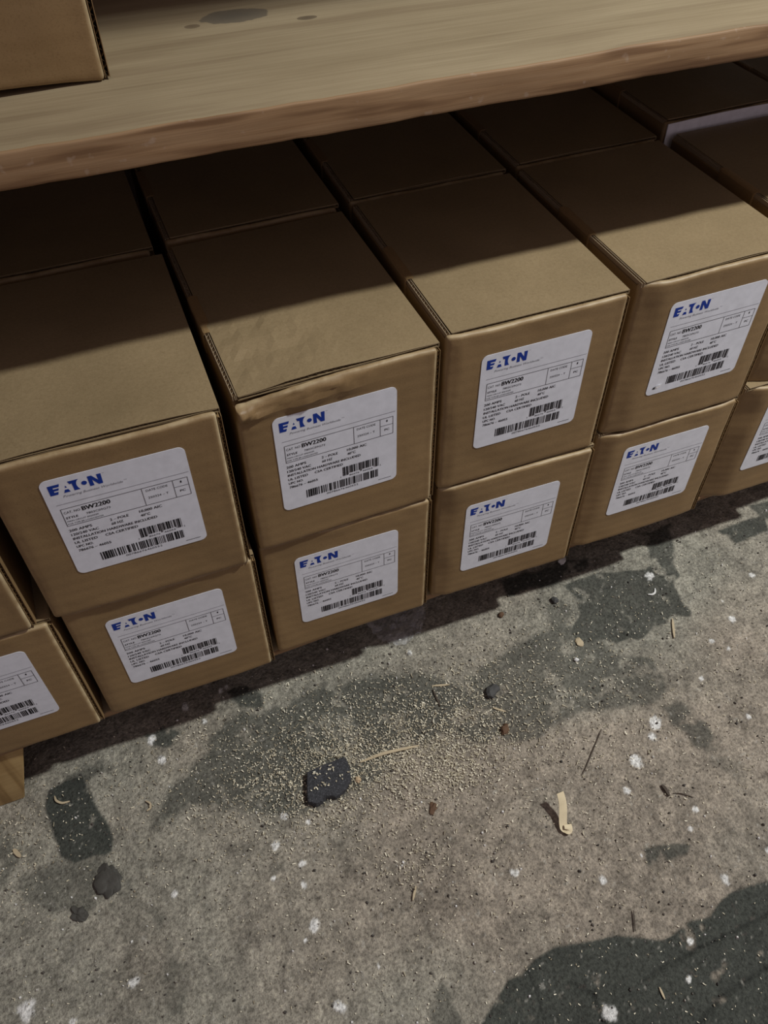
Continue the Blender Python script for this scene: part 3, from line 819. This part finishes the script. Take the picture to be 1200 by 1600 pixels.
ribbon('yellow_shaving', [(0.1110, -0.0150), (.1120, -.0215, .003), (0.1174, -0.0262, .002), (0.1248, -0.0262)], .0022, .0008, M_pine, 'yellowish curled shaving on the dark patch by the pine leg', 'shaving')
ribbon('hooked_shaving', [(0.1976, -0.0545), (0.2020, -.0590, .002), (0.2010, -0.0640), (0.1968, -0.0654)], .0018, .0008, M_pine, 'small hooked shaving right of the dark patch by the leg', 'shaving')

# curled paper-like wood shaving standing on its lower end
cs = []
for i in range(15):
    t = i / 14
    cs.append((.5895 - .0060 * t + .0014 * math.sin(t * 5), -.2095 - .0275 * t, .0165 * (1 - t) ** 1.2 + .0045 * (1 - t) + .0030))
for i in range(1, 8):
    a = i / 7 * 3.6
    cs.append((.5836 + .0008 * a, -.2372 - .0034 * math.sin(a), .0030 + .0034 * (1 - math.cos(a)) / 2))
ribbon('curled_shaving', cs, .0080, .0005, flat('shaving_wood', (.62, .52, .34), .6), 'pale curled wood shaving lying alone with its shadow beside it', 'shaving', taper=.95)

def rock(name, x, y, rx, ry, rz, mat, label, cat, seed, group=None, sub=2, rough=.25):
    bm = bmesh.new(); bmesh.ops.create_icosphere(bm, subdivisions=sub, radius=1)
    q = random.Random(seed); ph = [q.uniform(0, 9) for _ in range(3)]
    for v in bm.verts:
        k = 1 + rough * float(N1.fbm(v.co.x * 1.3 + ph[0], v.co.y * 1.3 + v.co.z + ph[1], 3)) * 2
        v.co = Vector((v.co.x * rx * k, v.co.y * ry * k, max(-.35, v.co.z) * rz * k))
    zmin = min(v.co.z for v in bm.verts)
    for v in bm.verts: v.co.z -= zmin
    me = bpy.data.meshes.new(name); bm.to_mesh(me); bm.free(); me.materials.append(mat)
    return tag(link(name, me, None, (x, y, .0005), (0, 0, q.uniform(0, 6))), label, cat, group)
rock('dark_pebble', .7104, .0113, .006, .005, .005, M_stone, 'dark angular pebble at the edge of the carton shadow', 'pebble', 1)
rock('brown_bark_bit', .6401, .0168, .0045, .003, .003, M_brown, 'brown bark bit at the edge of the carton shadow', 'bark bit', 2)
rock('grey_pebble', .5843, -.0720, .0095, .0070, .0062, M_stone, 'grey pebble amid the thickest sawdust', 'pebble', 3)
rock('brown_bark_bit', .5760, -.1187, .007, .0045, .004, M_brown, 'brown bark bit near the lower edge of the sawdust', 'bark bit', 4)
rock('white_crumb', .693, -.0711, .0032, .0028, .003, M_white, 'round white crumb on the dark patch in the middle of the floor', 'crumb', 5)
rock('pale_flake', .7083, -.0520, .0058, .0045, .0018, M_pine, 'square pale flake above the round white crumb', 'flake', 6, rough=.4)
rock('white_crumb', .749, .0622, .0062, .0045, .004, M_white, 'white crumb in the shadow under a carton corner', 'crumb', 7)
rock('dark_flake', .4690, -.1690, .0075, .0040, .0015, M_brown, 'dark brown leaf-like flake below the black chunk', 'flake', 8, rough=.4)
rock('beige_pebble', .4085, -.1135, .0040, .0030, .003, flat('beige_stone', (.42, .31, .19), .8), 'beige pebble right beside the black chunk', 'pebble', 9)

M_flake = flat('coating_flake', (.058, .054, .046), .7)
GF = 'peeling coating flakes near the pine leg'
for i, (x, y, a, b, c, lb) in enumerate(((.1490, -.1190, .0150, .0105, .0030, 'dark crusty peeling flake in the mottled patch near the pine leg'),
                                      (.1190, -.1395, .0080, .0050, .0018, 'small dark peeling flake at the lower tip of the mottled patch'))):
    rock('coating_flake', x, y, a, b, c, M_flake, lb, 'flake', 40 + i, GF, 4, .42)
# flat black chunk with a broken outline and a grey left edge
out = [(0.3604, -0.0891), (0.3751, -0.0874), (0.3900, -.0872), (0.4026, -0.0867), (0.4044, -0.0920), (0.4039, -0.0990), (0.4016, -0.1113), (0.3970, -.1165), (0.3919, -0.1208), (0.3860, -.1235), (0.38, -0.1248), (.3755, -.1222), (0.3708, -0.1211), (.3655, -.1240), (0.3591, -0.1251), (0.352, -0.1195), (.3530, -.112), (0.3555, -0.1042)]
c0 = Vector((.379, -.106))
n = len(out); v = []; f = []
levels = ((1.0, .0), (1.01, .004), (.985, .0078), (.95, .0086), (.6, .0088), (.3, .0086))
for k, (sc, z) in enumerate(levels):
    for i, p in enumerate(out):
        q = (Vector(p) - c0) * sc
        zz = z + (.0009 * float(N1.fbm(p[0] * 150 * sc + k, p[1] * 150 * sc, 3)) if k > 1 else 0)
        v.append((q.x, q.y, zz))
for k in range(len(levels) - 1):
    for i in range(n):
        j = (i + 1) % n
        f.append((k * n + j, k * n + i, (k + 1) * n + i, (k + 1) * n + j))
f.append(tuple((len(levels) - 1) * n + i for i in range(n))[::-1]); f.append(tuple(range(n)))
me = mesh('black_chunk', v, f, M_chunk)
bm = bmesh.new(); bm.from_mesh(me); bmesh.ops.recalc_face_normals(bm, faces=bm.faces); bm.to_mesh(me); bm.free()
chunk = tag(link('black_chunk', me, None, (c0.x, c0.y, .0004)), 'flat black broken chunk lying in the sawdust', 'chunk')
dust = MB()
for _ in range(34):
    x, y = rs.uniform(-.022, .022), rs.uniform(-.006, .018)
    if y > .016 or (x < -.012 and y > .010): continue
    chip(dust, x, y, rs.uniform(.0014, .0036), rs.uniform(.0008, .0015), .0005, rs.uniform(0, 6.28), .2, .1, .0094)
tag(link('sawdust_on_chunk', dust.build('sawdust_on_chunk', M_saw), chunk), 'pale sawdust specks', kind='stuff')

# crumpled clear plastic scrap in the shadow under a carton
bm = bmesh.new()
nx_, ny_ = 26, 18
vs_ = []
for j in range(ny_):
    for i in range(nx_):
        u, w = i / (nx_ - 1), j / (ny_ - 1)
        x = .482 + .070 * u; y = .012 + .060 * w + .012 * math.sin(u * 3.1) * (1 - w) * -1 + .006
        z = .004 + .012 * abs(float(N1.fbm(u * 4.5, w * 4.5 + 2, 3))) + .012 * sstep(.75, 1.0, u) * (1 - abs(w - .5))
        vs_.append(bm.verts.new((x - .517, y - .045, z)))
for j in range(ny_ - 1):
    for i in range(nx_ - 1):
        u, w = (i + .5) / (nx_ - 1) - .5, (j + .5) / (ny_ - 1) - .5
        if (u / .5) ** 2 + (w / .5) ** 2 > 1.05 + .25 * float(N2.fbm(u * 6, w * 6, 2)): continue
        bm.faces.new((vs_[j * nx_ + i], vs_[j * nx_ + i + 1], vs_[(j + 1) * nx_ + i + 1], vs_[(j + 1) * nx_ + i]))
for q in [q for q in bm.verts if not q.link_faces]: bm.verts.remove(q)
zm = min(q.co.z for q in bm.verts)
for q in bm.verts: q.co.z -= zm
me = bpy.data.meshes.new('plastic_scrap'); bm.to_mesh(me); bm.free()
M_plas, nt, bs = new_mat('clear_film')
f_ = noise(nt, coords(nt, rand=False), 80, 3)
lk(nt, ramp(nt, f_, [(.3, (.7, .7, .72)), (.7, (.85, .85, .87))]).outputs['Color'], bs.inputs['Base Color'])
bs.inputs['Roughness'].default_value = .18
bs.inputs['Alpha'].default_value = .2
me.materials.append(M_plas)
tag(link('plastic_scrap', me, None, (.519, .059, .0008)), 'crumpled clear plastic scrap on the floor in the carton shadow', 'plastic scrap')
